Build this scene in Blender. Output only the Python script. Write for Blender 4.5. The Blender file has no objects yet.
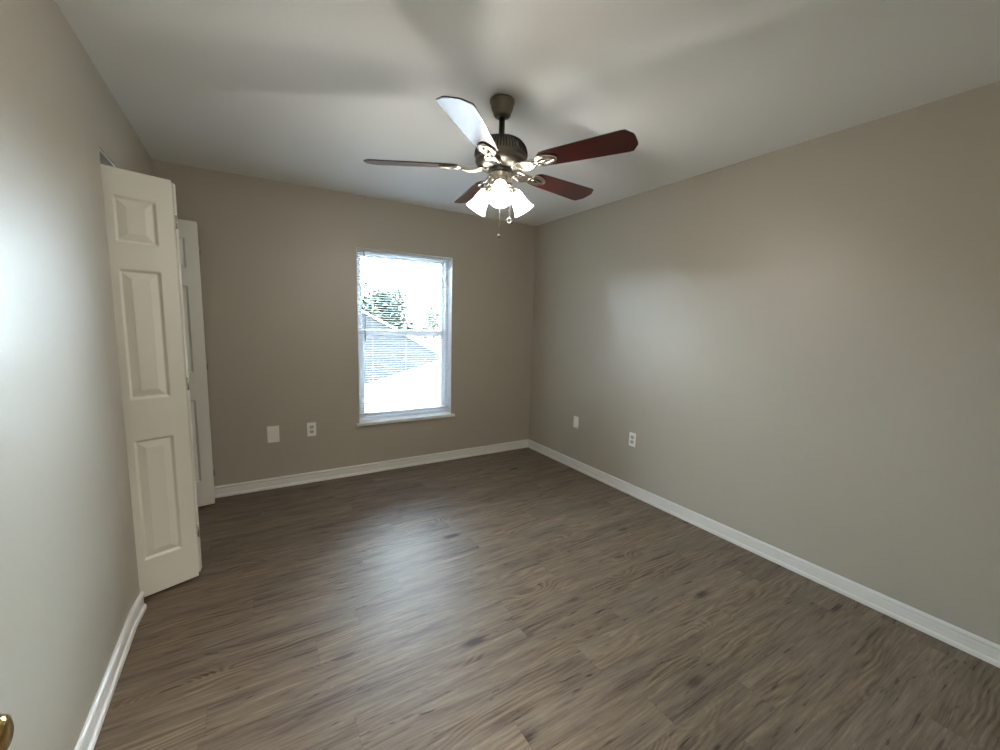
import bpy, bmesh, math, random
from mathutils import Vector, Matrix
random.seed(7)
S = bpy.context.scene
COL = S.collection
PI = math.pi
R = math.radians

# ------------------------------------------------------------------ camera
CAM = Vector((0.5091, -3.7654, 1.4043))
yaw, pitch, roll = 0.5454, -0.1259, 0.0246
fwd = Vector((math.sin(yaw) * math.cos(pitch), math.cos(yaw) * math.cos(pitch), math.sin(pitch)))
rt = Vector((math.cos(yaw), -math.sin(yaw), 0))
up = rt.cross(fwd)
r2 = math.cos(roll) * rt + math.sin(roll) * up
u2 = -math.sin(roll) * rt + math.cos(roll) * up
cam_d = bpy.data.cameras.new('camera')
cam_d.sensor_width = 36.0
cam_d.lens = 414.31 / 1000 * 36.0
cam_d.clip_start = 0.02
cam_d.clip_end = 400
cam = bpy.data.objects.new('camera', cam_d)
COL.objects.link(cam)
m = Matrix((r2, u2, -fwd)).transposed().to_4x4()
m.translation = CAM
cam.matrix_world = m
S.camera = cam

# ------------------------------------------------------------------ world, sun, exposure
S.view_settings.view_transform = 'Standard'
S.view_settings.look = 'None'
S.view_settings.gamma = 1
S.view_settings.use_curve_mapping = False
S.view_settings.exposure = 0.66

W = bpy.data.worlds.new('world')
S.world = W
W.use_nodes = True
bg = W.node_tree.nodes['Background']
# hazy sky, brighter towards the side the window faces
wt = W.node_tree
w_tc = wt.nodes.new('ShaderNodeTexCoord')
w_sx = wt.nodes.new('ShaderNodeSeparateXYZ')
wt.links.new(w_tc.outputs['Generated'], w_sx.inputs[0])
w_mr = wt.nodes.new('ShaderNodeMapRange')
w_mr.inputs[1].default_value = -0.3
w_mr.inputs[2].default_value = 0.7
w_mr.inputs[3].default_value = 5.0
w_mr.inputs[4].default_value = 85.0
wt.links.new(w_sx.outputs[1], w_mr.inputs[0])
bg.inputs[0].default_value = (0.77, 0.90, 1.0, 1)
wt.links.new(w_mr.outputs[0], bg.inputs[1])

sun_d = bpy.data.lights.new('sun', 'SUN')
sun_d.energy = 260
sun_d.angle = R(0.6)
sun_d.color = (1.0, 0.95, 0.88)
sun = bpy.data.objects.new('sun', sun_d)
COL.objects.link(sun)
sun.rotation_euler = Vector((-0.9, 0.0, 0.30)).to_track_quat('Z', 'Y').to_euler()


def area(name, loc, direction, sx, sy, power, color):
    d = bpy.data.lights.new(name, 'AREA')
    d.shape = 'RECTANGLE'
    d.size = sx
    d.size_y = sy
    d.energy = power
    d.color = color
    o = bpy.data.objects.new(name, d)
    COL.objects.link(o)
    o.location = loc
    o.rotation_euler = Vector(direction).to_track_quat('-Z', 'Y').to_euler()
    return o


# unseen fill lamp, added at the hallway ceiling behind the camera
area('hall_fill', (0.75, -4.55, 2.40), (0, 0, -1), 0.5, 0.5, 40, (1.0, 0.88, 0.80))
LAMP_POWER = 5.5       # watts of each of the three fan bulbs
SHADE_EMIT = 13.0

RW = 3.1971            # right wall x
H = 2.44
FRONT = -3.87          # inner face of the front wall


# ------------------------------------------------------------------ node helpers
def new_mat(name):
    mt = bpy.data.materials.new(name)
    mt.use_nodes = True
    nt = mt.node_tree
    b = nt.nodes['Principled BSDF']
    return mt, nt, b


def N(nt, kind, **kw):
    n = nt.nodes.new(kind)
    for k, v in kw.items():
        if k == 'inp':
            for i, val in v.items():
                n.inputs[i].default_value = val
        else:
            setattr(n, k, v)
    return n


def L(nt, a, ao, b, bi):
    nt.links.new(a.outputs[ao], b.inputs[bi])


def math_n(nt, op, a, b=None, c=None):
    n = nt.nodes.new('ShaderNodeMath')
    n.operation = op
    for i, v in enumerate((a, b, c)):
        if v is None:
            continue
        if isinstance(v, (int, float)):
            n.inputs[i].default_value = v
        else:
            nt.links.new(v, n.inputs[i])
    return n.outputs[0]


def plain(name, col, rough=0.5, metal=0.0, bump=0.0, bscale=200.0, var=0.0, vscale=8.0, spec=0.5):
    mt, nt, b = new_mat(name)
    b.inputs['Base Color'].default_value = (*col, 1)
    b.inputs['Roughness'].default_value = rough
    b.inputs['Metallic'].default_value = metal
    b.inputs['Specular IOR Level'].default_value = spec
    tc = N(nt, 'ShaderNodeTexCoord')
    if bump:
        no = N(nt, 'ShaderNodeTexNoise', inp={'Scale': bscale, 'Detail': 3.0})
        L(nt, tc, 'Object', no, 'Vector')
        bp = N(nt, 'ShaderNodeBump', inp={'Strength': bump, 'Distance': 0.002})
        L(nt, no, 'Fac', bp, 'Height')
        L(nt, bp, 'Normal', b, 'Normal')
    if var:
        no = N(nt, 'ShaderNodeTexNoise', inp={'Scale': vscale, 'Detail': 4.0})
        L(nt, tc, 'Object', no, 'Vector')
        cr = N(nt, 'ShaderNodeValToRGB')
        cr.color_ramp.elements[0].color = (*[c * (1 - var) for c in col], 1)
        cr.color_ramp.elements[1].color = (*[min(1, c * (1 + var)) for c in col], 1)
        cr.color_ramp.elements[0].position = 0.3
        cr.color_ramp.elements[1].position = 0.7
        L(nt, no, 'Fac', cr, 'Fac')
        L(nt, cr, 'Color', b, 'Base Color')
    return mt


M = {}
M['wall'] = plain('taupe_wall_paint', (0.430, 0.398, 0.326), 0.43, bump=0.2, bscale=170, spec=0.75)
M['ceiling'] = plain('ceiling_paint', (0.85, 0.855, 0.835), 0.85, bump=0.35, bscale=60, spec=0.2)
M['trim'] = plain('white_trim_paint', (0.78, 0.78, 0.75), 0.35)
M['door'] = plain('white_door_paint', (0.78, 0.78, 0.70), 0.40, bump=0.06, bscale=300)
M['vinyl'] = plain('white_window_vinyl', (0.78, 0.82, 0.86), 0.4)
M['slat'] = plain('white_blind_slat', (0.58, 0.62, 0.67), 0.6, spec=0.2)
M['plate'] = plain('white_plastic_plate', (0.90, 0.90, 0.86), 0.4)
M['dark'] = plain('dark_slot', (0.02, 0.02, 0.02), 0.7)
M['brass'] = plain('polished_brass', (0.62, 0.42, 0.14), 0.16, metal=1.0)
M['nickel'] = plain('polished_nickel', (0.72, 0.68, 0.60), 0.22, metal=1.0)
M['pewter'] = plain('antique_pewter', (0.20, 0.185, 0.155), 0.4, metal=1.0)
M['black_metal'] = plain('black_metal', (0.03, 0.03, 0.03), 0.4, metal=0.6)
M['fob'] = plain('dark_wood_fob', (0.03, 0.02, 0.018), 0.6, spec=0.2)
M['cord'] = plain('grey_white_cord', (0.40, 0.43, 0.47), 0.9, spec=0.1)
M['track'] = plain('white_track_metal', (0.8, 0.8, 0.78), 0.4)
M['stucco'] = plain('exterior_stucco', (0.62, 0.58, 0.5), 0.9, bump=0.5, bscale=40)
M['grass'] = plain('lawn', (0.06, 0.08, 0.04), 0.95, var=0.4, vscale=3)
M['leaf'] = plain('tree_leaves', (0.018, 0.026, 0.018), 0.7, var=0.5, vscale=1.5)
M['bark'] = plain('tree_bark', (0.18, 0.12, 0.08), 0.9, bump=0.8, bscale=30)
M['drip'] = plain('white_fascia', (0.8, 0.8, 0.8), 0.5)


def cherry():
    mt, nt, b = new_mat('cherry_blade')
    tc = N(nt, 'ShaderNodeTexCoord')
    mp = N(nt, 'ShaderNodeMapping', inp={'Scale': (2.5, 40, 8)})
    L(nt, tc, 'Object', mp, 'Vector')
    no = N(nt, 'ShaderNodeTexNoise', inp={'Scale': 1.6, 'Detail': 5.0, 'Distortion': 0.6})
    L(nt, mp, 'Vector', no, 'Vector')
    cr = N(nt, 'ShaderNodeValToRGB')
    e = cr.color_ramp.elements
    e[0].position, e[0].color = 0.3, (0.016, 0.004, 0.004, 1)
    e[1].position, e[1].color = 0.72, (0.060, 0.012, 0.010, 1)
    L(nt, no, 'Fac', cr, 'Fac')
    L(nt, cr, 'Color', b, 'Base Color')
    b.inputs['Roughness'].default_value = 0.2
    b.inputs['Specular IOR Level'].default_value = 0.75
    return mt


M['cherry'] = cherry()


def shade_glass():
    mt, nt, b = new_mat('lit_frosted_glass')
    b.inputs['Base Color'].default_value = (0.9, 0.9, 0.88, 1)
    b.inputs['Roughness'].default_value = 0.4
    b.inputs['Emission Color'].default_value = (1.0, 0.95, 0.88, 1)
    b.inputs['Emission Strength'].default_value = SHADE_EMIT
    return mt


M['shade'] = shade_glass()


def bulb_mat():
    mt, nt, b = new_mat('lit_bulb')
    b.inputs['Base Color'].default_value = (0.9, 0.9, 0.9, 1)
    b.inputs['Emission Color'].default_value = (1.0, 0.95, 0.88, 1)
    b.inputs['Emission Strength'].default_value = 30
    return mt


M['bulb'] = bulb_mat()


def pane_mat():
    mt, nt, b = new_mat('window_glass')
    nt.nodes.remove(b)
    out = nt.nodes['Material Output']
    tr = N(nt, 'ShaderNodeBsdfTransparent', inp={'Color': (0.93, 0.96, 0.97, 1)})
    gl = N(nt, 'ShaderNodeBsdfGlossy', inp={'Roughness': 0.02})
    fr = N(nt, 'ShaderNodeFresnel', inp={'IOR': 1.45})
    mx = N(nt, 'ShaderNodeMixShader')
    L(nt, fr, 'Fac', mx, 0)
    L(nt, tr, 0, mx, 1)
    L(nt, gl, 0, mx, 2)
    L(nt, mx, 0, out, 'Surface')
    return mt


M['pane'] = pane_mat()


def shingles(name, c0, c1):
    mt, nt, b = new_mat(name)
    tc = N(nt, 'ShaderNodeTexCoord')
    br = N(nt, 'ShaderNodeTexBrick', inp={'Scale': 1.0, 'Color1': (*c0, 1), 'Color2': (*c1, 1),
                                          'Mortar': (*[c * 0.45 for c in c0], 1), 'Mortar Size': 0.008,
                                          'Brick Width': 0.32, 'Row Height': 0.14})
    L(nt, tc, 'UV', br, 'Vector')
    no = N(nt, 'ShaderNodeTexNoise', inp={'Scale': 3.0, 'Detail': 8.0})
    L(nt, tc, 'UV', no, 'Vector')
    mx = N(nt, 'ShaderNodeMixRGB', blend_type='MULTIPLY', inp={'Fac': 0.6})
    L(nt, br, 'Color', mx, 'Color1')
    L(nt, no, 'Fac', mx, 'Color2')
    L(nt, mx, 'Color', b, 'Base Color')
    b.inputs['Roughness'].default_value = 0.95
    bp = N(nt, 'ShaderNodeBump', inp={'Strength': 0.6, 'Distance': 0.01})
    L(nt, br, 'Fac', bp, 'Height')
    bp.invert = True
    L(nt, bp, 'Normal', b, 'Normal')
    return mt


M['shingle'] = shingles('shade_tone_shingles', (0.016, 0.016, 0.017), (0.007, 0.0075, 0.0085))  # same shingles as the lower roof, darkened: shade put into the colour
M['shingle_lit'] = shingles('sunlit_tone_shingles', (0.34, 0.33, 0.32), (0.25, 0.24, 0.235))  # lightened copy: sunlight and its bounce indoors put into the colour
M['shingle_far'] = shingles('pale_roof_shingles', (0.16, 0.15, 0.14), (0.10, 0.095, 0.09))


def floor_mat():
    """vinyl planks 15 cm wide running along X, drawn with their own grain, knots and joints"""
    mt, nt, b = new_mat('vinyl_plank_floor')
    PW, PL = 0.15, 1.22
    tc = N(nt, 'ShaderNodeTexCoord')
    sx = N(nt, 'ShaderNodeSeparateXYZ')
    L(nt, tc, 'Object', sx, 0)
    X, Y = sx.outputs[0], sx.outputs[1]
    v = math_n(nt, 'DIVIDE', math_n(nt, 'ADD', Y, 1.94), -PW)
    k = math_n(nt, 'FLOOR', v)
    wn = N(nt, 'ShaderNodeTexWhiteNoise', noise_dimensions='1D')
    nt.links.new(math_n(nt, 'ADD', k, 31.7), wn.inputs['W'])
    off = math_n(nt, 'MULTIPLY', wn.outputs['Value'], PL)
    anyk = None
    fixed = None
    for kk, xx in ((0, 0.70), (3, 0.77), (4, 1.68), (7, 2.13)):
        c = math_n(nt, 'COMPARE', k, float(kk), 0.3)
        anyk = c if anyk is None else math_n(nt, 'ADD', anyk, c)
        f = math_n(nt, 'MULTIPLY', c, xx)
        fixed = f if fixed is None else math_n(nt, 'ADD', fixed, f)
    off = math_n(nt, 'ADD', math_n(nt, 'MULTIPLY', off, math_n(nt, 'SUBTRACT', 1.0, anyk)), fixed)
    u = math_n(nt, 'DIVIDE', math_n(nt, 'SUBTRACT', X, off), PL)
    col = math_n(nt, 'FLOOR', u)
    cid = N(nt, 'ShaderNodeCombineXYZ')
    nt.links.new(col, cid.inputs[0])
    nt.links.new(k, cid.inputs[1])
    rnd = N(nt, 'ShaderNodeTexWhiteNoise', noise_dimensions='3D')
    L(nt, cid, 0, rnd, 'Vector')
    # per-plank shifted coordinates
    sc = N(nt, 'ShaderNodeVectorMath', operation='SCALE', inp={'Scale': 37.0})
    L(nt, rnd, 'Color', sc, 0)
    addv = N(nt, 'ShaderNodeVectorMath', operation='ADD')
    L(nt, tc, 'Object', addv, 0)
    L(nt, sc, 0, addv, 1)
    # slow warp of the grain
    mpw = N(nt, 'ShaderNodeMapping', inp={'Scale': (1.6, 6.0, 1)})
    L(nt, addv, 0, mpw, 'Vector')
    warp = N(nt, 'ShaderNodeTexNoise', inp={'Scale': 1.0, 'Detail': 2.0})
    L(nt, mpw, 0, warp, 'Vector')
    # knots: sparse voronoi cells
    mpk = N(nt, 'ShaderNodeMapping', inp={'Scale': (1.9, 5.2, 1)})
    L(nt, addv, 0, mpk, 'Vector')
    vor = N(nt, 'ShaderNodeTexVoronoi', inp={'Scale': 1.0, 'Randomness': 1.0})
    L(nt, mpk, 0, vor, 'Vector')
    dist = vor.outputs['Distance']
    kn = N(nt, 'ShaderNodeMapRange', inp={1: 0.0, 2: 0.40, 3: 1.0, 4: 0.0}, interpolation_type='SMOOTHSTEP')
    nt.links.new(dist, kn.inputs[0])
    # cathedral rings
    sxa = N(nt, 'ShaderNodeSeparateXYZ')
    L(nt, addv, 0, sxa, 0)
    ph = math_n(nt, 'ADD', math_n(nt, 'MULTIPLY', sxa.outputs[1], 9.0), math_n(nt, 'MULTIPLY', warp.outputs['Fac'], 2.0))
    ph = math_n(nt, 'ADD', ph, math_n(nt, 'MULTIPLY', kn.outputs[0], 1.6))
    ring = math_n(nt, 'SINE', math_n(nt, 'MULTIPLY', ph, 26.0))
    # ring visibility only in patches
    mpp = N(nt, 'ShaderNodeMapping', inp={'Scale': (1.7, 6.0, 1), 'Location': (3, 8, 0)})
    L(nt, addv, 0, mpp, 'Vector')
    patch = N(nt, 'ShaderNodeTexNoise', inp={'Scale': 1.0, 'Detail': 1.0})
    L(nt, mpp, 0, patch, 'Vector')
    pm = N(nt, 'ShaderNodeMapRange', inp={1: 0.48, 2: 0.66, 3: 0.0, 4: 1.0})
    L(nt, patch, 'Fac', pm, 0)
    ringp = math_n(nt, 'MULTIPLY', ring, pm.outputs[0])
    # fine streaks
    mps = N(nt, 'ShaderNodeMapping', inp={'Scale': (5.5, 110, 1)})
    cy = N(nt, 'ShaderNodeCombineXYZ')
    nt.links.new(math_n(nt, 'MULTIPLY', math_n(nt, 'SUBTRACT', warp.outputs['Fac'], 0.5), 0.035), cy.inputs[1])
    add2 = N(nt, 'ShaderNodeVectorMath', operation='ADD')
    L(nt, addv, 0, add2, 0)
    L(nt, cy, 0, add2, 1)
    L(nt, add2, 0, mps, 'Vector')
    st = N(nt, 'ShaderNodeTexNoise', inp={'Scale': 1.0, 'Detail': 4.0, 'Roughness': 0.65})
    L(nt, mps, 0, st, 'Vector')
    mpm = N(nt, 'ShaderNodeMapping', inp={'Scale': (2.4, 20, 1)})
    L(nt, add2, 0, mpm, 'Vector')
    md = N(nt, 'ShaderNodeTexNoise', inp={'Scale': 1.0, 'Detail': 4.0, 'Roughness': 0.6})
    L(nt, mpm, 0, md, 'Vector')
    # tone = weighted sum
    t = math_n(nt, 'ADD', 0.5, math_n(nt, 'MULTIPLY', math_n(nt, 'SUBTRACT', st.outputs['Fac'], 0.5), 1.05))
    t = math_n(nt, 'ADD', t, math_n(nt, 'MULTIPLY', math_n(nt, 'SUBTRACT', md.outputs['Fac'], 0.5), 0.9))
    t = math_n(nt, 'ADD', t, math_n(nt, 'MULTIPLY', ringp, 0.15))
    t = math_n(nt, 'ADD', t, math_n(nt, 'MULTIPLY', math_n(nt, 'SUBTRACT', rnd.outputs['Value'], 0.5), 0.16))
    # thin dark checks and pits
    mpc = N(nt, 'ShaderNodeMapping', inp={'Scale': (7.0, 60, 1), 'Location': (5, 2, 0)})
    L(nt, add2, 0, mpc, 'Vector')
    ck = N(nt, 'ShaderNodeTexNoise', inp={'Scale': 1.0, 'Detail': 3.0, 'Roughness': 0.55, 'Distortion': 0.5})
    L(nt, mpc, 0, ck, 'Vector')
    cm = N(nt, 'ShaderNodeMapRange', inp={1: 0.625, 2: 0.72, 3: 0.0, 4: 0.36}, interpolation_type='SMOOTHSTEP')
    L(nt, ck, 'Fac', cm, 0)
    t = math_n(nt, 'SUBTRACT', t, cm.outputs[0])
    lm = N(nt, 'ShaderNodeMapRange', inp={1: 0.30, 2: 0.38, 3: 0.16, 4: 0.0}, interpolation_type='SMOOTHSTEP')
    L(nt, ck, 'Fac', lm, 0)
    t = math_n(nt, 'ADD', t, lm.outputs[0])
    kd = N(nt, 'ShaderNodeMapRange', inp={1: 0.03, 2: 0.17, 3: 0.5, 4: 0.0}, interpolation_type='SMOOTHSTEP')
    nt.links.new(dist, kd.inputs[0])
    t = math_n(nt, 'SUBTRACT', t, kd.outputs[0])
    cr = N(nt, 'ShaderNodeValToRGB')
    e = cr.color_ramp.elements
    e[0].position, e[0].color = 0.05, (0.030, 0.021, 0.015, 1)
    e[1].position, e[1].color = 0.90, (0.26, 0.21, 0.155, 1)
    x1 = e.new(0.36)
    x1.color = (0.122, 0.092, 0.063, 1)
    x2 = e.new(0.58)
    x2.color = (0.172, 0.134, 0.095, 1)
    nt.links.new(t, cr.inputs[0])
    # plank joints
    fv = math_n(nt, 'FRACT', v)
    fu = math_n(nt, 'FRACT', u)
    dv = math_n(nt, 'MULTIPLY', math_n(nt, 'MINIMUM', fv, math_n(nt, 'SUBTRACT', 1.0, fv)), PW)
    du = math_n(nt, 'MULTIPLY', math_n(nt, 'MINIMUM', fu, math_n(nt, 'SUBTRACT', 1.0, fu)), PL)
    d = math_n(nt, 'MINIMUM', dv, du)
    jn = N(nt, 'ShaderNodeMapRange', inp={1: 0.0004, 2: 0.0016, 3: 0.78, 4: 1.0})
    nt.links.new(d, jn.inputs[0])
    hs = N(nt, 'ShaderNodeHueSaturation')
    L(nt, cr, 'Color', hs, 'Color')
    nt.links.new(math_n(nt, 'ADD', 0.75, math_n(nt, 'MULTIPLY', patch.outputs['Fac'], 0.5)), hs.inputs['Saturation'])
    nt.links.new(jn.outputs[0], hs.inputs['Value'])
    L(nt, hs, 'Color', b, 'Base Color')
    b.inputs['Specular IOR Level'].default_value = 0.36
    ro = math_n(nt, 'SUBTRACT', 0.53, math_n(nt, 'MULTIPLY', st.outputs['Fac'], 0.08))
    nt.links.new(ro, b.inputs['Roughness'])
    hgt = math_n(nt, 'ADD', math_n(nt, 'MULTIPLY', t, 0.4), jn.outputs[0])
    bp = N(nt, 'ShaderNodeBump', inp={'Strength': 0.22, 'Distance': 0.002})
    nt.links.new(hgt, bp.inputs['Height'])
    L(nt, bp, 'Normal', b, 'Normal')
    return mt


M['floor'] = floor_mat()
for k_ in ('shingle', 'shingle_lit', 'shingle_far', 'leaf', 'grass', 'bark', 'stucco'):
    M[k_].node_tree.nodes['Principled BSDF'].inputs['Specular IOR Level'].default_value = 0.02


# ------------------------------------------------------------------ mesh helpers
def box(bm, x0, x1, y0, y1, z0, z1, T=None):
    c = [(x0, y0, z0), (x1, y0, z0), (x1, y1, z0), (x0, y1, z0), (x0, y0, z1), (x1, y0, z1), (x1, y1, z1), (x0, y1, z1)]
    vs = [bm.verts.new(T @ Vector(q) if T else q) for q in c]
    for f in ((0, 3, 2, 1), (4, 5, 6, 7), (0, 1, 5, 4), (1, 2, 6, 5), (2, 3, 7, 6), (3, 0, 4, 7)):
        bm.faces.new([vs[i] for i in f])


def lathe(bm, prof, seg=32, T=None, smooth=True, closed=False):
    """prof: list of (radius, z)"""
    rings = []
    for r, z in prof:
        if r < 1e-6:
            q = Vector((0, 0, z))
            rings.append([bm.verts.new(T @ q if T else q)])
        else:
            ring = []
            for i in range(seg):
                a = 2 * PI * i / seg
                q = Vector((r * math.cos(a), r * math.sin(a), z))
                ring.append(bm.verts.new(T @ q if T else q))
            rings.append(ring)
    for a, b in zip(rings, rings[1:]):
        for i in range(seg):
            j = (i + 1) % seg
            if len(a) == 1 and len(b) == 1:
                continue
            if len(a) == 1:
                f = bm.faces.new((a[0], b[i], b[j]))
            elif len(b) == 1:
                f = bm.faces.new((a[i], b[0], a[j]))
            else:
                f = bm.faces.new((a[i], b[i], b[j], a[j]))
            f.smooth = smooth


def tube(bm, pts, r, seg=10, T=None):
    pts = [Vector(q) for q in pts]
    rad = r if isinstance(r, (list, tuple)) else [r] * len(pts)
    rings = []
    n0 = None
    for i, q in enumerate(pts):
        d = (pts[min(i + 1, len(pts) - 1)] - pts[max(i - 1, 0)]).normalized()
        if n0 is None:
            n0 = d.orthogonal().normalized()
        n0 = (n0 - n0.dot(d) * d).normalized()
        bn = d.cross(n0)
        ring = []
        for j in range(seg):
            a = 2 * PI * j / seg
            v = q + rad[i] * (math.cos(a) * n0 + math.sin(a) * bn)
            ring.append(bm.verts.new(T @ v if T else v))
        rings.append(ring)
    for a, b in zip(rings, rings[1:]):
        for j in range(seg):
            f = bm.faces.new((a[j], a[(j + 1) % seg], b[(j + 1) % seg], b[j]))
            f.smooth = True
    bm.faces.new(rings[0][::-1])
    bm.faces.new(rings[-1])


def prism(bm, poly, z0, z1, T=None):
    lo = [bm.verts.new(T @ Vector((x, y, z0)) if T else (x, y, z0)) for x, y in poly]
    hi = [bm.verts.new(T @ Vector((x, y, z1)) if T else (x, y, z1)) for x, y in poly]
    n = len(poly)
    bm.faces.new(lo[::-1])
    bm.faces.new(hi)
    for i in range(n):
        j = (i + 1) % n
        bm.faces.new((lo[i], lo[j], hi[j], hi[i]))


def obj(name, bm, mat, parent=None, bevel=0.0, seg=2, solid=0.0):
    bmesh.ops.recalc_face_normals(bm, faces=bm.faces)
    me = bpy.data.meshes.new(name)
    bm.to_mesh(me)
    bm.free()
    me.materials.append(mat)
    o = bpy.data.objects.new(name, me)
    COL.objects.link(o)
    if parent:
        o.parent = parent
    if solid:
        md = o.modifiers.new('s', 'SOLIDIFY')
        md.thickness = solid
        md.offset = 0
    if bevel:
        md = o.modifiers.new('b', 'BEVEL')
        md.width = bevel
        md.segments = seg
        md.limit_method = 'ANGLE'
        md.angle_limit = R(40)
    return o


def empty(name, loc=(0, 0, 0), rz=0):
    o = bpy.data.objects.new(name, None)
    COL.objects.link(o)
    o.location = loc
    o.rotation_euler = (0, 0, rz)
    o.empty_display_size = 0.1
    return o


def tag(o, label=None, cat=None, group=None, kind=None):
    if label:
        o['label'] = label
    if cat:
        o['category'] = cat
    if group:
        o['group'] = group
    if kind:
        o['kind'] = kind
    return o


def B():
    return bmesh.new()


# ------------------------------------------------------------------ room shell
WT = 0.115             # inner wall thickness
bm = B()
box(bm, -0.80, RW + 0.12, -5.4, 0.16, -0.12, 0.0)
tag(obj('floor', bm, M['floor']), 'grey-brown wood-look vinyl plank floor', 'floor', kind='structure')
bm = B()
box(bm, -0.80, RW + 0.12, -5.4, 0.16, H, H + 0.12)
tag(obj('ceiling', bm, M['ceiling']), 'smooth off-white ceiling above the fan', 'ceiling', kind='structure')

# back wall with window opening
WX0, WX1, WZ0, WZ1 = 1.326, 2.225, 0.475, 2.013
bm = B()
box(bm, -0.80, WX0, 0, 0.16, 0, H)
box(bm, WX1, RW + 0.12, 0, 0.16, 0, H)
box(bm, WX0, WX1, 0, 0.16, 0, WZ0)
box(bm, WX0, WX1, 0, 0.16, WZ1, H)
tag(obj('wall_back', bm, M['wall']), 'taupe wall with the window in it', 'wall', kind='structure')
bm = B()
box(bm, RW, RW + 0.12, -5.4, 0, 0, H)
tag(obj('wall_right', bm, M['wall']), 'long plain taupe wall on the right', 'wall', kind='structure')


FLARE = 0.011


def rounded_end(bm, x_out, x_in, y_end, y_far, z0, z1, r=0.02, sgn=1, flare=0.0):
    """wall piece from y_far to y_end, with bullnose corners at y_end; sgn=+1 if the end faces +y"""
    poly = [(x_out, y_far), (x_in, y_far)]
    if flare:                               # corner bead built up a little proud of the wall
        for q in (0.0, 0.15, 0.4, 0.75):
            poly.append((x_in + flare * q, y_end - 0.155 + 0.130 * (q ** 0.8)))
        x_in += flare
    n = 6
    for i in range(n + 1):
        a = PI / 2 * i / n
        poly.append((x_in - r + r * math.cos(a), y_end - sgn * r + sgn * r * math.sin(a)))
    for i in range(n + 1):
        a = PI / 2 * i / n
        poly.append((x_out + r - r * math.sin(a), y_end - sgn * r + sgn * r * math.cos(a)))
    prism(bm, poly, z0, z1)


CY0, CY1, CZ = -1.318, -0.100, 2.105        # closet opening in the left wall
bm = B()
rounded_end(bm, -WT, 0.0, CY0, -5.4, 0, CZ, sgn=1, flare=FLARE)
rounded_end(bm, -WT, 0.0, CY1, 0.0, 0, CZ, sgn=-1)
box(bm, -WT, 0, -5.4, 0.0, CZ, H)
for f in bm.faces:
    f.smooth = False
tag(obj('wall_left', bm, M['wall']), 'taupe wall on the left with the closet opening', 'wall', kind='structure')
# closet interior walls
bm = B()
box(bm, -0.80, -0.70, -1.75, 0.0, 0, H)
box(bm, -0.70, -WT, -1.75, -1.65, 0, H)
tag(obj('wall_closet', bm, M['wall']), 'taupe wall inside the closet', 'wall', kind='structure')
# white lining of the opening's head
bm = B()
box(bm, -WT + 0.002, -0.004, CY0 - 0.0, CY1, CZ - 0.012, CZ - 0.0005)
tag(obj('trim_1', bm, M['trim']), 'white lining under the head of the closet opening', 'trim', kind='structure')
# door track
tr = empty('closet_track', (-0.058, (CY0 + CY1) / 2, CZ - 0.0125))
tag(tr, 'white metal bifold track under the closet header', 'track')
bm = B()
hl = (CY1 - CY0) / 2 - 0.004
box(bm, -0.012, 0.012, -hl, hl, -0.003, 0)
box(bm, -0.012, -0.010, -hl, hl, -0.008, -0.003)
box(bm, 0.010, 0.012, -hl, hl, -0.008, -0.003)
obj('rail', bm, M['track'], tr)
bm = B()
box(bm, -0.009, 0.009, -hl, -hl + 0.03, -0.024, -0.0035)
obj('pivot_bracket', bm, M['black_metal'], tr)

# front wall with the doorway the camera stands in, and the hallway behind
DX0, DX1, DZ = 0.125, 1.06, 2.05
bm = B()
box(bm, DX1, RW, FRONT - WT, FRONT, 0, H)
box(bm, 0.0, DX0, FRONT - WT, FRONT, 0, H)
box(bm, DX0, DX1, FRONT - WT, FRONT, DZ, H)
tag(obj('wall_front', bm, M['wall']), 'taupe wall with the entry doorway', 'wall', kind='structure')
bm = B()
box(bm, 0.0, RW, -5.4, -5.28, 0, H)
tag(obj('wall_hall', bm, M['wall']), 'taupe hallway wall', 'wall', kind='structure')


# baseboards: colonial profile, swept straight
def base_profile(t=0.014, h=0.089):
    return [(0, 0), (0.0185, 0), (0.0185, 0.010), (0.0165, 0.017), (0.0125, 0.021), (0.0090, 0.022), (0.0085, 0.058), (0.0060, 0.064),
            (0.0065, 0.067), (0.0120, 0.072), (0.0130, 0.077), (0.0110, 0.083), (0.0055, h), (0, h)]


def baseboard(name, a, b, n, label, ma=0.0, mb=0.0):
    """from a to b on the floor, n = unit normal into the room; ma/mb = mitre (+1: shorten with thickness)"""
    a, b, n = Vector((*a, 0)), Vector((*b, 0)), Vector((*n, 0))
    d = (b - a).normalized()
    bm = B()
    pr = base_profile()
    A = [bm.verts.new(a + n * t + d * (t * ma) + Vector((0, 0, z))) for t, z in pr]
    Z = [bm.verts.new(b + n * t - d * (t * mb) + Vector((0, 0, z))) for t, z in pr]
    k = len(pr)
    for i in range(k):
        j = (i + 1) % k
        bm.faces.new((A[i], A[j], Z[j], Z[i]))
    bm.faces.new(A)
    bm.faces.new(Z[::-1])
    return tag(obj(name, bm, M['trim']), label, 'baseboard', kind='structure')


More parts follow.
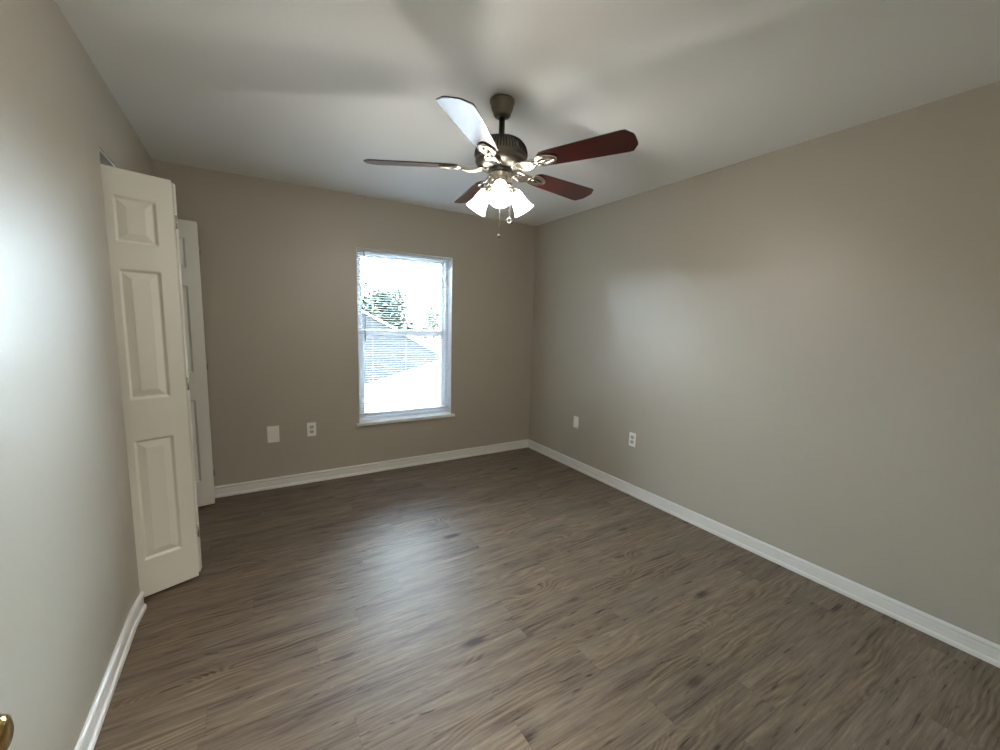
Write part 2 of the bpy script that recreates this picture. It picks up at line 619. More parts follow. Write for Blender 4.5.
baseboard('baseboard_back', (0.0, -0.0005), (RW - 0.0005, -0.0005), (0, -1), 'white moulded baseboard along the window wall', 0, 1)
baseboard('baseboard_right', (RW - 0.0005, -0.0005), (RW - 0.0005, FRONT), (-1, 0), 'white moulded baseboard along the long right wall', 1, 0)
bm = B()
pr = base_profile()
secs = []
for (x, y, nx, ny) in ((0.0005, FRONT, 1, 0), (0.0005, CY0 - 0.150, 1, -0.06), (FLARE + 0.001, CY0 - 0.020, 0.995, -0.12), (FLARE + 0.001, CY0 - 0.006, 0.995, -0.10)):
    secs.append([bm.verts.new((x + nx * t, y + ny * t, z)) for t, z in pr])
for a, b in zip(secs, secs[1:]):
    for i in range(len(pr)):
        j = (i + 1) % len(pr)
        bm.faces.new((a[i], a[j], b[j], b[i]))
bm.faces.new(secs[0])
bm.faces.new(secs[-1][::-1])
tag(obj('baseboard_left', bm, M['trim']), 'white moulded baseboard along the left wall', 'baseboard', kind='structure')

# ------------------------------------------------------------------ window
win = empty('window_1', ((WX0 + WX1) / 2, 0.115, WZ0))
tag(win, 'white single-hung window looking over shingle roofs', 'window', kind='structure')
hw = (WX1 - WX0) / 2
hh = WZ1 - WZ0
YF = -0.035      # frame front face, relative to the window's origin
bm = B()
fw = 0.034
box(bm, -hw, -hw + fw, YF, 0.04, 0, hh)
box(bm, hw - fw, hw, YF, 0.04, 0, hh)
box(bm, -hw + fw, hw - fw, YF, 0.04, hh - fw, hh)
box(bm, -hw + fw, hw - fw, YF, 0.04, 0, fw)
obj('window_frame', bm, M['vinyl'], win, bevel=0.002)
MR = 1.285 - WZ0       # meeting rail height
IW = hw - fw


def sash(name, z0, z1, y0, y1, stile, rail_b, rail_t):
    bm = B()
    box(bm, -IW, -IW + stile, y0, y1, z0, z1)
    box(bm, IW - stile, IW, y0, y1, z0, z1)
    box(bm, -IW + stile, IW - stile, y0, y1, z0, z0 + rail_b)
    box(bm, -IW + stile, IW - stile, y0, y1, z1 - rail_t, z1)
    s = obj(name, bm, M['vinyl'], win, bevel=0.002)
    bm = B()
    ym = (y0 + y1) / 2
    box(bm, -IW + stile, IW - stile, ym - 0.002, ym + 0.002, z0 + rail_b, z1 - rail_t)
    obj('pane', bm, M['pane'], s)
    return s


sash('upper_sash', MR - 0.026, hh - fw, 0.006, 0.032, 0.030, 0.052, 0.024)
ls = sash('lower_sash', fw, MR + 0.026, -0.024, 0.002, 0.040, 0.048, 0.052)
bm = B()
box(bm, -0.03, 0.03, -0.030, -0.010, MR + 0.026, MR + 0.034)
box(bm, -0.006, 0.022, -0.034, -0.016, MR + 0.034, MR + 0.042)
obj('sash_lock', bm, M['vinyl'], win, bevel=0.002)
bm = B()
lt = 0.004
box(bm, -hw + 0.0003, -hw + lt, -0.1148, YF - 0.0005, 0.0065, hh - 0.0003)
box(bm, hw - lt, hw - 0.0003, -0.1148, YF - 0.0005, 0.0065, hh - 0.0003)
box(bm, -hw + lt, hw - lt, -0.1148, YF - 0.0005, hh - lt, hh - 0.0003)
obj('jamb_lining', bm, M['trim'], win)
# white marble-like stool (sill) and drywall returns are part of the wall
bm = B()
box(bm, -hw - 0.030, hw + 0.030, -0.150, -0.1155, -0.022, 0.0)
box(bm, -hw + 0.0005, hw - 0.0005, -0.1155, YF - 0.0005, 0.0, 0.006)
box(bm, -hw + 0.0005, hw - 0.0005, -0.150, -0.1155, 0.0, 0.006)
obj('sill', bm, M['trim'], win, bevel=0.003)

# ------------------------------------------------------------------ blind
bl = empty('window_blind', ((WX0 + WX1) / 2, 0.048, WZ1))
tag(bl, 'white horizontal mini blind with open slats hanging in the window', 'blind')
bw = hw - 0.010
bm = B()
box(bm, -bw, bw, -0.016, 0.016, -0.026, -0.0015)
obj('headrail', bm, M['slat'], bl, bevel=0.002)
bm = B()
zb = 0.545 - WZ1
z = -0.045
ns = 66
step = (0 - 0.045 - (zb + 0.02)) / (ns - 1)
for i in range(ns):
    zz = -0.045 - i * step
    prev = None
    T = Matrix.Translation((0, 0, zz)) @ Matrix.Rotation(R(-8), 4, 'X')
    n = 4
    rows = []
    for j in range(n + 1):
        y = -0.0125 + 0.025 * j / n
        h = 0.0012 * (1 - (y / 0.0125) ** 2)
        rows.append([bm.verts.new(T @ Vector((-bw + 0.004, y, h))), bm.verts.new(T @ Vector((bw - 0.004, y, h)))])
    for a, b in zip(rows, rows[1:]):
        bm.faces.new((a[0], a[1], b[1], b[0]))
obj('slats', bm, M['slat'], bl, solid=0.0004)
bm = B()
box(bm, -bw + 0.002, bw - 0.002, -0.013, 0.013, zb - 0.008, zb + 0.008)
obj('bottom_rail', bm, M['slat'], bl, bevel=0.002)
for xx in (-bw + 0.13, 0.0, bw - 0.13):
    bm = B()
    for yy in (-0.0135, 0.0135):
        tube(bm, [(xx, yy, -0.026), (xx, yy, zb)], 0.0005, 5)
    obj('ladder_cord', bm, M['cord'], bl)
bm = B()
tube(bm, [(-bw + 0.058, -0.021, -0.022), (-bw + 0.060, -0.025, -0.05), (-bw + 0.060, -0.025, -0.80)], 0.0042, 6)
M['wand'] = plain('clear_grey_wand', (0.34, 0.38, 0.42), 0.25)
obj('tilt_wand', bm, M['wand'], bl)


# ------------------------------------------------------------------ doors with raised panels
def raised_leaf(bm, w, h, t, panels, rail_inset=0.0):
    """leaf in local x (0..w), z (0..h), y (-t/2..t/2) with raised panels on both faces.
    panels: list of (x0,x1,z0,z1) outer rectangles"""
    xs = sorted({0, w} | {p[0] for p in panels} | {p[1] for p in panels})
    zs = sorted({0, h} | {p[2] for p in panels} | {p[3] for p in panels})
    for side in (-1, 1):
        y = side * t / 2

        def q(x, z, d=0.0):
            return bm.verts.new((x, y - side * d, z))
        for i in range(len(xs) - 1):
            for j in range(len(zs) - 1):
                xm, zm = (xs[i] + xs[i + 1]) / 2, (zs[j] + zs[j + 1]) / 2
                if any(p[0] < xm < p[1] and p[2] < zm < p[3] for p in panels):
                    continue
                bm.faces.new((q(xs[i], zs[j]), q(xs[i + 1], zs[j]), q(xs[i + 1], zs[j + 1]), q(xs[i], zs[j + 1])))
        for (x0, x1, z0, z1) in panels:
            steps = [(0, 0), (0.003, 0.002), (0.010, 0.0105), (0.014, 0.0115), (0.042, 0.0015), (0.044, 0.0010)]
            prev = None
            for ins, d in steps:
                loop = [(x0 + ins, z0 + ins), (x1 - ins, z0 + ins), (x1 - ins, z1 - ins), (x0 + ins, z1 - ins)]
                vs = [q(a, b, d) for a, b in loop]
                if prev:
                    for a in range(4):
                        c = (a + 1) % 4
                        bm.faces.new((prev[a], prev[c], vs[c], vs[a]))
                prev = vs
            bm.faces.new(prev)
    # edges
    for (a, b) in (((0, 0), (w, 0)), ((w, 0), (w, h)), ((w, h), (0, h)), ((0, h), (0, 0))):
        bm.faces.new([bm.verts.new(v) for v in ((a[0], -t / 2, a[1]), (b[0], -t / 2, b[1]), (b[0], t / 2, b[1]), (a[0], t / 2, a[1]))])
    bmesh.ops.remove_doubles(bm, verts=bm.verts, dist=1e-5)


DH = 2.022
TH = 0.033
DZ0 = 0.016


def leaf(parent, a, b, panels_from='left', name='leaf'):
    """leaf from point a to point b (xy), parented"""
    a, b = Vector((*a, 0)), Vector((*b, 0))
    w = (b - a).length
    bm = B()
    x0, x1 = w / 2 - 0.077, w / 2 + 0.077
    raised_leaf(bm, w, DH, TH, [(x0, x1, 0.185, 0.790), (x0, x1, 0.985, 1.587), (x0, x1, 1.704, 1.908)])
    o = obj(name, bm, M['door'], parent, bevel=0.0035)
    o.location = (a.x, a.y, DZ0)
    o.rotation_euler = (0, 0, math.atan2(b.y - a.y, b.x - a.x))
    return o


def bifold(name, hinge_a, guide_a, hinge_b, guide_b, label):
    """two leaves meeting at hinge side; coordinates relative to world, empty at the floor"""
    e = empty(name, (0, 0, 0))
    tag(e, label, 'closet door', kind='structure')
    leaf(e, guide_a, hinge_a)
    leaf(e, guide_b, hinge_b)
    mid = ((Vector(hinge_a) + Vector(hinge_b)) / 2)
    for z in (0.22, 1.02, 1.82):
        bm = B()
        d = Vector(hinge_b) - Vector(hinge_a)
        tube(bm, [(mid.x + 0.006, mid.y, z), (mid.x + 0.006, mid.y, z + 0.065)], 0.004, 8)
        obj('hinge', bm, M['nickel'], e)
    return e


# near pair; the visible face lies in the plane found from the photograph
u = Vector((0.278, 0.113)).normalized()
nrm = Vector((-u.y, u.x))                   # towards +y
P0 = Vector((-0.06, -1.285)) + nrm * (TH / 2)
ga = P0 + u * 0.024
ha = P0 + u * 0.305
hb = ha + Vector((0.012, 0.040))
gb = Vector((-0.058, ha.y + 0.080))
near = bifold('door_2', ha, ga, hb, gb, 'white bifold closet door folded open, nearer of the two pairs')
bm = B()
tube(bm, [(ga.x + 0.014, ga.y + 0.004, DZ0 + DH), (ga.x + 0.014, ga.y + 0.004, CZ - 0.024)], 0.005, 8)
obj('pivot_pin', bm, M['black_metal'], near)
# far pair
hf = Vector((0.234, -0.146))
gf = Vector((-0.060, -0.204))
hf2 = hf + Vector((0.0, 0.037))
gf2 = Vector((-0.058, -0.120))
far = bifold('door_3', hf, gf, hf2, gf2, 'white bifold closet door folded open beside the window wall')
far['label'] = 'white bifold closet door folded back near the window wall'
for nm, q in (('pivot_pin', gf2),):
    bm = B()
    tube(bm, [(q.x + 0.014, q.y + 0.001, DZ0 + DH), (q.x + 0.014, q.y + 0.001, CZ - 0.024)], 0.005, 8)
    obj(nm, bm, M['black_metal'], far)

# entry door standing open along the left wall, just out of view but for its knob
ed = empty('door_1', (0.1425, -3.845, 0.0))
tag(ed, 'white entry door standing open beside the left wall with a brass knob', 'door', kind='structure')
bm = B()
raised_leaf(bm, 0.905, 2.02, 0.035, [(0.11, 0.41, 0.2, 0.80), (0.495, 0.795, 0.2, 0.80), (0.11, 0.41, 0.98, 1.58),
                                     (0.495, 0.795, 0.98, 1.58), (0.11, 0.41, 1.70, 1.9), (0.495, 0.795, 1.70, 1.9)])
o = obj('leaf', bm, M['door'], ed, bevel=0.002)
o.location = (0, 0, 0.012)
o.rotation_euler = (0, 0, PI / 2)
KY, KZ = 0.806, 0.860
bm = B()
T = Matrix.Translation((0.0175, KY, KZ)) @ Matrix.Rotation(PI / 2, 4, 'Y')
lathe(bm, [(0.0, 0.0), (0.032, 0.0), (0.032, 0.003), (0.027, 0.008), (0.014, 0.011), (0.011, 0.022), (0.013, 0.028),
           (0.022, 0.033), (0.027, 0.041), (0.0275, 0.048), (0.024, 0.056), (0.015, 0.060), (0, 0.061)], 36, T)
obj('door_knob', bm, M['brass'], ed)
for z in (0.2, 1.0, 1.8):
    bm = B()
    tube(bm, [(0.0215, 0.003, z), (0.0215, 0.003, z + 0.09)], 0.006, 8)
    obj('hinge', bm, M['brass'], ed)


# ------------------------------------------------------------------ wall plates
def plate(name, loc, rz, w, h, kind, label, cat):
    """local: plate in xz, facing -y"""
    e = empty(name, loc, rz)
    tag(e, label, cat)
    bm = B()
    prof = [(0, 0.0), (0, 0.003), (0.003, 0.0055)]
    box(bm, -w / 2, w / 2, -0.0055, -0.0004, -h / 2, h / 2)
    obj('cover_plate', bm, M['plate'], e, bevel=0.0025, seg=3)
    zs = []
    if kind == 'duplex':
        for s in (-1, 1):
            bm = B()
            poly = []
            for i in range(28):
                a = 2 * PI * i / 28
                poly.append((0.0175 * math.cos(a), max(-0.0135, min(0.0135, 0.0175 * math.sin(a)))))
            T = Matrix.Translation((0, -0.0054, s * 0.0200)) @ Matrix.Rotation(PI / 2, 4, 'X')
            prism(bm, poly, 0.0, 0.0022, T)
            r = obj('receptacle', bm, M['recept'], e)
            bm = B()
            zc = s * 0.02
            box(bm, -0.0075, -0.0055, -0.0081, -0.0077, zc - 0.003, zc + 0.006)
            box(bm, 0.0055, 0.0075, -0.0081, -0.0077, zc - 0.002, zc + 0.006)
            T = Matrix.Translation((0, -0.0077, zc - 0.008)) @ Matrix.Rotation(PI / 2, 4, 'X')
            lathe(bm, [(0, 0.0004), (0.0025, 0.0004), (0.0025, 0)], 10, T)
            obj('slot', bm, M['dark'], r)
        zs = [0.0]
    elif kind == 'cable':
        bm = B()
        T = Matrix.Translation((0, -0.0054, 0)) @ Matrix.Rotation(PI / 2, 4, 'X')
        lathe(bm, [(0.0, 0.009), (0.0035, 0.009), (0.0045, 0.008), (0.0045, 0.003), (0.0065, 0.003), (0.0065, 0)], 12, T)
        obj('cable_jack', bm, M['nickel'], e)
        zs = [-0.030 * h / 0.115, 0.030 * h / 0.115]
    else:
        zs = [-0.036 * h / 0.115, 0.036 * h / 0.115]
    for z in zs:
        bm = B()
        T = Matrix.Translation((0, -0.0054, z)) @ Matrix.Rotation(PI / 2, 4, 'X')
        lathe(bm, [(0, 0.0012), (0.0022, 0.001), (0.0032, 0)], 12, T)
        obj('screw', bm, M['plate'], e)
    return e


M['recept'] = plain('grey_white_receptacle', (0.52, 0.54, 0.50), 0.4)
plate('blank_wall_plate', (0.644, 0, 0.456), 0, 0.086, 0.136, 'blank', 'wide blank white plate left of the window, nearest the closet doors', 'wall plate')
plate('wall_outlet', (0.931, 0, 0.464), 0, 0.070, 0.118, 'duplex', 'white electrical outlet on the window wall, just left of the window', 'outlet')
plate('blank_wall_plate', (RW, -0.785, 0.462), -PI / 2, 0.068, 0.116, 'blank', 'white wall plate on the right wall, closer to the far corner', 'wall plate')
plate('wall_outlet', (RW, -1.482, 0.469), -PI / 2, 0.068, 0.116, 'duplex', 'white electrical outlet on the long right wall', 'outlet')


# ------------------------------------------------------------------ ceiling fan
FX, FY = 1.576, -1.968
fan = empty('ceiling_fan', (FX, FY, H))
tag(fan, 'five-blade ceiling fan with cherry blades, pewter motor and three lit lamps', 'ceiling fan')
# everything below: z relative to the ceiling
bm = B()
lathe(bm, [(0, -0.0005), (0.054, -0.0005), (0.058, -0.004), (0.059, -0.014), (0.055, -0.019), (0.054, -0.026), (0.051, -0.038),
           (0.046, -0.052), (0.040, -0.060), (0.041, -0.066), (0.037, -0.073), (0.028, -0.079), (0.021, -0.082), (0, -0.082)], 40)
obj('canopy', bm, M['pewter'], fan)
bm = B()
lathe(bm, [(0, -0.080), (0.0135, -0.080), (0.0135, -0.158), (0.020, -0.160), (0.028, -0.166), (0.032, -0.178), (0.0, -0.178)], 24)
obj('downrod', bm, M['pewter'], fan)
ZM = -0.205       # top of the motor
bm = B()
lathe(bm, [(0, ZM + 0.034), (0.030, ZM + 0.034), (0.060, ZM + 0.030), (0.090, ZM + 0.018), (0.112, ZM - 0.004), (0.122, ZM - 0.026), (0.125, ZM - 0.044),
           (0.124, ZM - 0.052), (0.119, ZM - 0.056), (0.119, ZM - 0.066), (0.122, ZM - 0.070), (0.120, ZM - 0.080),
           (0.106, ZM - 0.094), (0.084, ZM - 0.106), (0, ZM - 0.106)], 56)
mh = obj('motor_housing', bm, M['pewter'], fan)
bm = B()
for i in range(56):                         # vertical ribs over the shoulder of the housing
    a = 2 * PI * i / 56
    pts = [(0.086, 0, ZM + 0.0205), (0.100, 0, ZM + 0.0115), (0.1125, 0, ZM - 0.003), (0.119, 0, ZM - 0.016), (0.1235, 0, ZM - 0.032), (0.1255, 0, ZM - 0.046)]
    tube(bm, pts, 0.0026, 5, Matrix.Rotation(a, 4, 'Z'))
obj('vent_ribs', bm, M['black_metal'], mh)
# flywheel plate to which blade irons bolt
bm = B()
lathe(bm, [(0, ZM - 0.105), (0.060, ZM - 0.105), (0.062, ZM - 0.110), (0.058, ZM - 0.120), (0.046, ZM - 0.124), (0, ZM - 0.124)], 40)
obj('flywheel', bm, M['black_metal'], fan)
ZB = -0.302        # blade plane
PITCH = R(-12)
BR0, BR1 = 0.205, 0.640


def blade_mesh():
    bm = B()
    # outline: narrower at the root, straight sides, clipped-corner tip
    w0, w1 = 0.052, 0.071
    half = [(BR0, w0 * 0.60), (BR0 + 0.020, w0 * 0.97), (BR0 + 0.06, w0 * 1.06), (BR1 - 0.045, w1), (BR1 - 0.028, w1 * 0.97), (BR1 - 0.003, w1 * 0.50), (BR1, w1 * 0.30)]
    out = [(x, -y) for x, y in half] + half[::-1]
    prism(bm, out, -0.003, 0.003)
    return bm


def iron_mesh():
    """ornate cast bracket: curved arm from the flywheel, ending in a pierced oval under the blade"""
    bm = B()
    arm = [(0.070, -0.002), (0.095, -0.006), (0.122, -0.014), (0.150, -0.016), (0.175, -0.012), (0.20, -0.0075)]
    for s in (-1, 1):
        pts = [(x, s * (0.012 + 0.016 * math.sin(PI * min(1, max(0, (x - 0.06) / 0.14)))), z) for x, z in arm]
        tube(bm, pts, [0.0095, 0.0085, 0.008, 0.0075, 0.007, 0.007], 8)
    # fan-shaped root plate between the two arms
    for k_ in range(4):
        x0_, z0_ = arm[k_]
        x1_, z1_ = arm[k_ + 1]
        wa = 0.012 + 0.016 * math.sin(PI * (x0_ - 0.06) / 0.14)
        wb = (0.012 + 0.016 * math.sin(PI * (x1_ - 0.06) / 0.14)) * (0.2 if k_ == 3 else 1)
        top = [bm.verts.new(v) for v in ((x0_, -wa, z0_), (x1_, -wb, z1_), (x1_, wb, z1_), (x0_, wa, z0_))]
        bot = [bm.verts.new((v.co.x, v.co.y, v.co.z - 0.004)) for v in top]
        bm.faces.new(top)
        bm.faces.new(bot[::-1])
        for a_ in range(4):
            b_ = (a_ + 1) % 4
            bm.faces.new((top[a_], bot[a_], bot[b_], top[b_]))
    # pierced oval
    n = 36
    rings = []
    for (rx, ry, z) in ((0.056, 0.038, -0.0035), (0.058, 0.040, -0.008), (0.051, 0.034, -0.0135), (0.040, 0.021, -0.0135),
                        (0.034, 0.014, -0.009), (0.035, 0.015, -0.0035)):
        rings.append([bm.verts.new((0.238 + rx * math.cos(2 * PI * i / n), ry * math.sin(2 * PI * i / n) * (1 - 0.25 * math.cos(2 * PI * i / n)), z)) for i in range(n)])
    for k in range(len(rings)):
        a, b = rings[k], rings[(k + 1) % len(rings)]
        for i in range(n):
            f = bm.faces.new((a[i], a[(i + 1) % n], b[(i + 1) % n], b[i]))
            f.smooth = True
    # centre rib with scrolls
    tube(bm, [(0.195, 0, -0.0085), (0.238, 0, -0.0085), (0.278, 0, -0.0085)], 0.0045, 8)
    box(bm, 0.050, 0.092, -0.020, 0.020, -0.013, -0.004)
    return bm


b0 = i0 = None
for k in range(5):
    ang = R(8 + 72 * k)
    if k == 0:
        b0 = bl_o = obj('blade', blade_mesh(), M['cherry'], fan, bevel=0.0015)
        i0 = ir_o = obj('blade_bracket', iron_mesh(), M['nickel'], fan)
    else:
        bl_o = b0.copy()
        ir_o = i0.copy()
        for o in (bl_o, ir_o):
            COL.objects.link(o)
            o.parent = fan
    for o in (bl_o, ir_o):
        o.location = (0, 0, ZB)
        o.rotation_euler = (Matrix.Rotation(ang, 4, 'Z') @ Matrix.Rotation(PITCH, 4, 'X')).to_euler()

# switch housing and light fitter
bm = B()
zs = ZM - 0.122
lathe(bm, [(0, zs), (0.046, zs), (0.055, zs - 0.003), (0.056, zs - 0.010), (0.052, zs - 0.014), (0.051, zs - 0.042),
           (0.054, zs - 0.046), (0.054, zs - 0.054), (0.048, zs - 0.062), (0.040, zs - 0.070), (0.036, zs - 0.084),
           (0.028, zs - 0.092), (0.014, zs - 0.096), (0.010, zs - 0.104), (0, zs - 0.106)], 40)
obj('switch_housing', bm, M['nickel'], fan)
ZL = zs - 0.062
for k, a in enumerate((R(239), R(-1), R(119))):
    base = Matrix.Rotation(a, 4, 'Z')
    # arm and socket cup
    tilt = R(38)                 # lamp axis away from straight down
    ax = Vector((math.sin(tilt), 0, -math.cos(tilt)))
    p0 = Vector((0.072, 0, ZL - 0.004))
    T = base @ Matrix.Translation(p0) @ ax.to_track_quat('Z', 'Y').to_matrix().to_4x4() @ Matrix.Scale(0.96, 4)
    bm = B()
    tube(bm, [(0.036, 0, ZL), (0.050, 0, ZL + 0.006), (0.064, 0, ZL + 0.006), p0 + ax * 0.004], 0.008, 10, base)
    lathe(bm, [(0, -0.006), (0.014, -0.005), (0.022, 0.002), (0.027, 0.012), (0.028, 0.024), (0.024, 0.026), (0, 0.026)], 24, T)
    obj('light_arm', bm, M['nickel'], fan)
    bm = B()
    lathe(bm, [(0.026, 0.010), (0.030, 0.018), (0.034, 0.034), (0.037, 0.055), (0.041, 0.078), (0.048, 0.100), (0.056, 0.116),
               (0.053, 0.1165), (0.045, 0.100), (0.038, 0.078), (0.034, 0.055), (0.031, 0.034), (0.027, 0.019), (0.023, 0.012), (0.026, 0.010)], 36, T)
    sh = obj('lamp_shade', bm, M['shade'], fan)
    bm = B()
    lathe(bm, [(0, 0.026), (0.012, 0.026), (0.014, 0.036), (0.022, 0.052), (0.027, 0.068), (0.024, 0.084), (0.014, 0.094), (0, 0.097)], 20, T)
    bo = obj('bulb', bm, M['bulb'], sh)
    ld = bpy.data.lights.new('bulb_light', 'POINT')
    ld.energy = LAMP_POWER
    ld.color = (1.0, 0.93, 0.84)
    ld.shadow_soft_size = 0.025
    lo = bpy.data.objects.new('bulb_light', ld)
    COL.objects.link(lo)
    lo.parent = fan
    lo.location = T @ Vector((0, 0, 0.125))


# pull chains
def chain(x, y, ztop, zbot, ring):
    bm = B()
    n = int((ztop - zbot) / 0.0045)
    tube(bm, [(x, y, ztop), (x, y, zbot)], 0.0009, 5)
    for i in range(n):
        zc = ztop - (i + 0.5) * (ztop - zbot) / n
        lathe(bm, [(0, 0.0018), (0.0017, 0), (0, -0.0018)], 6, Matrix.Translation((x, y, zc)))
    c = obj('pull_chain', bm, M['nickel'], fan)
    bm = B()
    if ring:
        pts = []
        for i in range(17):
            a = 2 * PI * i / 16
            pts.append((x + 0.011 * math.cos(a) * 0.86 - 0.003, y - 0.011 * math.cos(a) * 0.5, zbot - 0.011 + 0.011 * math.sin(a)))
        tube(bm, pts, 0.0024, 6)
        obj('chain_ring', bm, M['nickel'], c)
        bm = B()
        lathe(bm, [(0, 0.0), (0.004, -0.002), (0.006, -0.012), (0.004, -0.020), (0, -0.021)], 12, Matrix.Translation((x + 0.011, y, zbot - 0.003)))
        obj('chain_fob', bm, M['fob'], c)
    else:
        lathe(bm, [(0, 0.0), (0.003, -0.001), (0.0055, -0.010), (0.0055, -0.016), (0.002, -0.021), (0, -0.021)], 12, Matrix.Translation((x, y, zbot)))
        obj('chain_fob', bm, M['fob'], c)


chain(-0.031, -0.051, zs - 0.055, 1.822 - H, False)
chain(0.037, -0.033, zs - 0.055, 1.905 - H, True)


# ------------------------------------------------------------------ outside
def uv_quad(bm, pts, uvs):
    lay = bm.loops.layers.uv.verify()
    vs = [bm.verts.new(q) for q in pts]
    f = bm.faces.new(vs)
    for lp, uvv in zip(f.loops, uvs):
        lp[lay].uv = uvv
    return f


def plane_uv(pts):
    """uv in metres measured in the plane of pts: v up the slope, u level"""
    P = [Vector(q) for q in pts]
    n = (P[1] - P[0]).cross(P[2] - P[0]).normalized()
    lv = Vector((0, 0, 1)).cross(n)
    lv = lv.normalized() if lv.length > 1e-3 else Vector((1, 0, 0))
    upv = n.cross(lv)
    return [((q - P[0]).dot(lv), (q - P[0]).dot(upv)) for q in P]


def slab(bm, pts, th=0.12):
    pts = [Vector(q) for q in pts]
    uv_quad(bm, pts, plane_uv(pts))
    lo = [q - Vector((0, 0, th)) for q in pts]
    uv_quad(bm, lo[::-1], plane_uv(lo[::-1]))
    for i in range(len(pts)):
        j = (i + 1) % len(pts)
        q = [pts[i], lo[i], lo[j], pts[j]]
        uv_quad(bm, q, plane_uv(q))


def wedge(bm, top, zb):
    for f in top:
        f = [Vector(q) for q in f]
        uv_quad(bm, f, plane_uv(f))


GZ = -2.9
bm = B()
box(bm, -60, 90, 0.5, 140, GZ - 0.3, GZ)
tag(obj('ground', bm, M['grass']), 'lawn far below the window', 'lawn', kind='structure')

# lower roof of the same house right below the window, nearly level
lr = empty('lower_roof', (1.8, 0.2, 0.0))
tag(lr, 'sunlit shingle roof just below the window', 'roof')


def rel(o, pts):
    return [tuple(Vector(q) - Vector(o.location)) for q in pts]


bm = B()
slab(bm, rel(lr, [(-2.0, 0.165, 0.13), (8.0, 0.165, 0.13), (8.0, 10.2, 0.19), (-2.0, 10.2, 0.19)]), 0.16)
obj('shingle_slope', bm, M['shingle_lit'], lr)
bm = B()
box(bm, *[v for v in (-3.7, 6.1)], 0.25, 9.8, -2.9, -0.03)
obj('lower_wall', bm, M['stucco'], lr)

# cross-gable rising from it, its near slope in shade
Apt = Vector((3.426, 10.0, 1.718))
Bpt = Vector((6.089, 9.0, 0.184))
Cpt = Vector((2.128, 4.0, 0.152))
D = (Apt - Bpt)
Top = Apt + D * 0.35
gr = empty('gable_roof', (3.4, 7.0, 0.15))
tag(gr, 'shaded shingle roof slope rising behind the sunlit one', 'roof')
n = (Bpt - Apt).cross(Cpt - Apt).normalized()
lowdir = (Cpt - Bpt)
Clow = Cpt + lowdir * 0.5
nn = n if n.z > 0 else -n
# ridge end and the slope's left part
Lft = Top + (Clow - Bpt) * 0.9
bm = B()
slab(bm, rel(gr, [Bpt, Top, Lft, Clow]), 0.10)
# far slope down to the eave
ex = Vector((-2.2, 2.6, -1.2))
slab(bm, rel(gr, [Top + Vector((0, 0, 0.001)), Bpt + Vector((0, 0, 0.001)), Bpt + Vector((-0.2, 1.6, -0.6)), Top + ex]), 0.10)
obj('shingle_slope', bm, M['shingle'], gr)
bm = B()
a, b = Bpt + Vector((0.05, 0.0, 0.03)), Top + Vector((0.05, 0.0, 0.03))
tube(bm, rel(gr, [a, b]), 0.03, 8)
obj('ridge_cap', bm, M['drip'], gr)


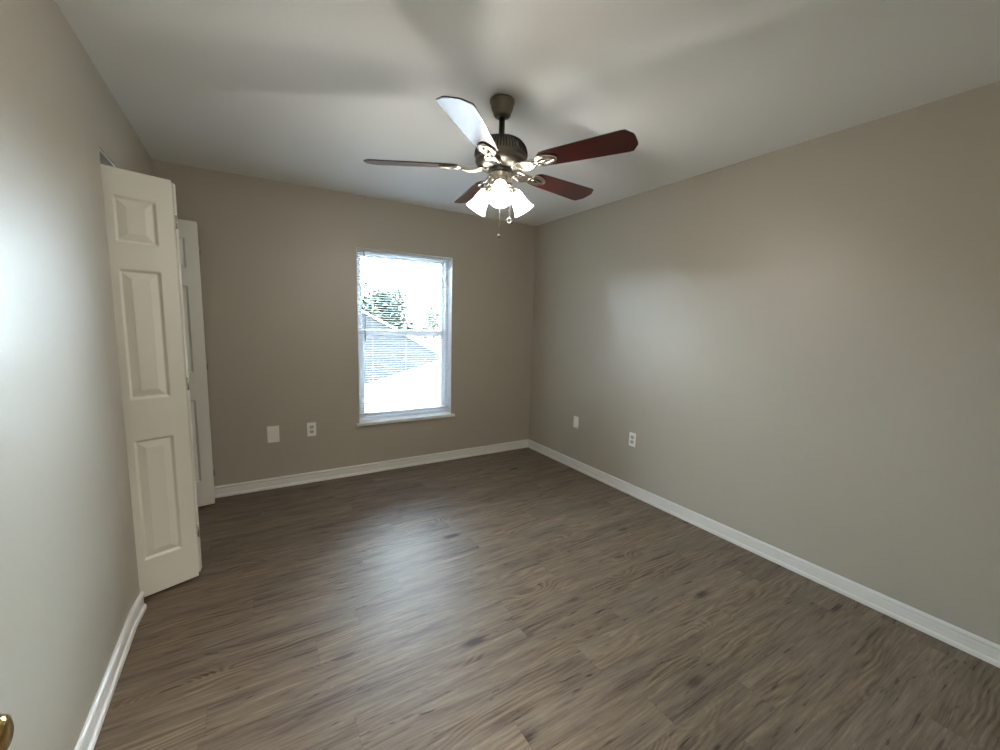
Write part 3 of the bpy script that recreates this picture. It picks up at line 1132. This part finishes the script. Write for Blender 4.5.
# neighbour houses
def house(x, y, w, d, hw_, rh, label, rz=0):
    e = empty('neighbour_house', (x, y, GZ), rz)
    tag(e, label, 'house')
    bm = B()
    box(bm, -w / 2, w / 2, -d / 2, d / 2, 0, hw_)
    obj('wall', bm, M['stucco'], e)
    bm = B()
    o_ = 0.5
    A = [(-w / 2 - o_, -d / 2 - o_, hw_), (w / 2 + o_, -d / 2 - o_, hw_), (w / 2 + o_, d / 2 + o_, hw_), (-w / 2 - o_, d / 2 + o_, hw_)]
    ri = min(w, d) / 2 * 0.9
    r0, r1 = (-w / 2 + ri, 0, hw_ + rh), (w / 2 - ri, 0, hw_ + rh)
    for f in ([A[0], A[1], r1, r0], [A[1], A[2], r1], [A[2], A[3], r0, r1], [A[3], A[0], r0], A[::-1]):
        uv_quad(bm, f, plane_uv(f))
    obj('roof', bm, M['shingle_far'], e)
    for wx in (-w / 4, w / 4):
        bm = B()
        box(bm, wx - 0.6, wx + 0.6, -d / 2 - 0.05, -d / 2 + 0.02, 0.9, 2.1)
        obj('window', bm, M['vinyl'], e)
    return e


house(20.5, 21, 13, 9, 2.7, 1.9, 'pale roofed house beyond the roofs, lower right in the window', R(-20))
house(10.0, 44, 16, 10, 2.8, 2.0, 'distant pale roofed house below the trees', R(8))


def tree(x, y, h, r, label):
    e = empty('tree', (x, y, GZ))
    tag(e, label, 'tree', 'trees beyond the roofs')
    rnd = random.Random(int(x * 13 + y * 7))
    bm = B()
    tube(bm, [(0, 0, 0), (0.1, 0, h * 0.35), (0, 0.1, h * 0.7)], [0.22, 0.16, 0.07], 8)
    for i in range(5):
        a = rnd.uniform(0, 6.28)
        z0 = h * rnd.uniform(0.35, 0.6)
        tube(bm, [(0.05, 0, z0), (math.cos(a) * r * 0.6, math.sin(a) * r * 0.6, z0 + h * 0.2)], [0.08, 0.02], 6)
    obj('trunk', bm, M['bark'], e)
    bm = B()
    blobs = [(rnd.uniform(-.6, .6) * r, rnd.uniform(-.6, .6) * r, h * rnd.uniform(0.5, 0.9), r * rnd.uniform(.3, .55)) for _ in range(11)]
    for bx, by, bz, br_ in blobs:
        for i in range(130):
            d = Vector((rnd.gauss(0, 1), rnd.gauss(0, 1), rnd.gauss(0, 1))).normalized() * br_ * rnd.uniform(.5, 1.05)
            c = Vector((bx, by, bz)) + d
            s = r * 0.075
            q1 = Vector((rnd.gauss(0, 1), rnd.gauss(0, 1), rnd.gauss(0, 1))).normalized()
            q2 = q1.orthogonal().normalized()
            bm.faces.new([bm.verts.new(c + w) for w in (q1 * s, q2 * s * .6, -q1 * s, -q2 * s * .6)])
    obj('foliage', bm, M['leaf'], e)


tree(8.3, 25, 6.7, 2.6, 'tallest leafy green tree, left of the middle of the window view')
tree(13.9, 29.5, 6.5, 1.7, 'smaller rounded green tree just right of the middle of the window view')
tree(11.2, 36, 6.3, 2.2, 'green tree standing farther back behind the tallest one')
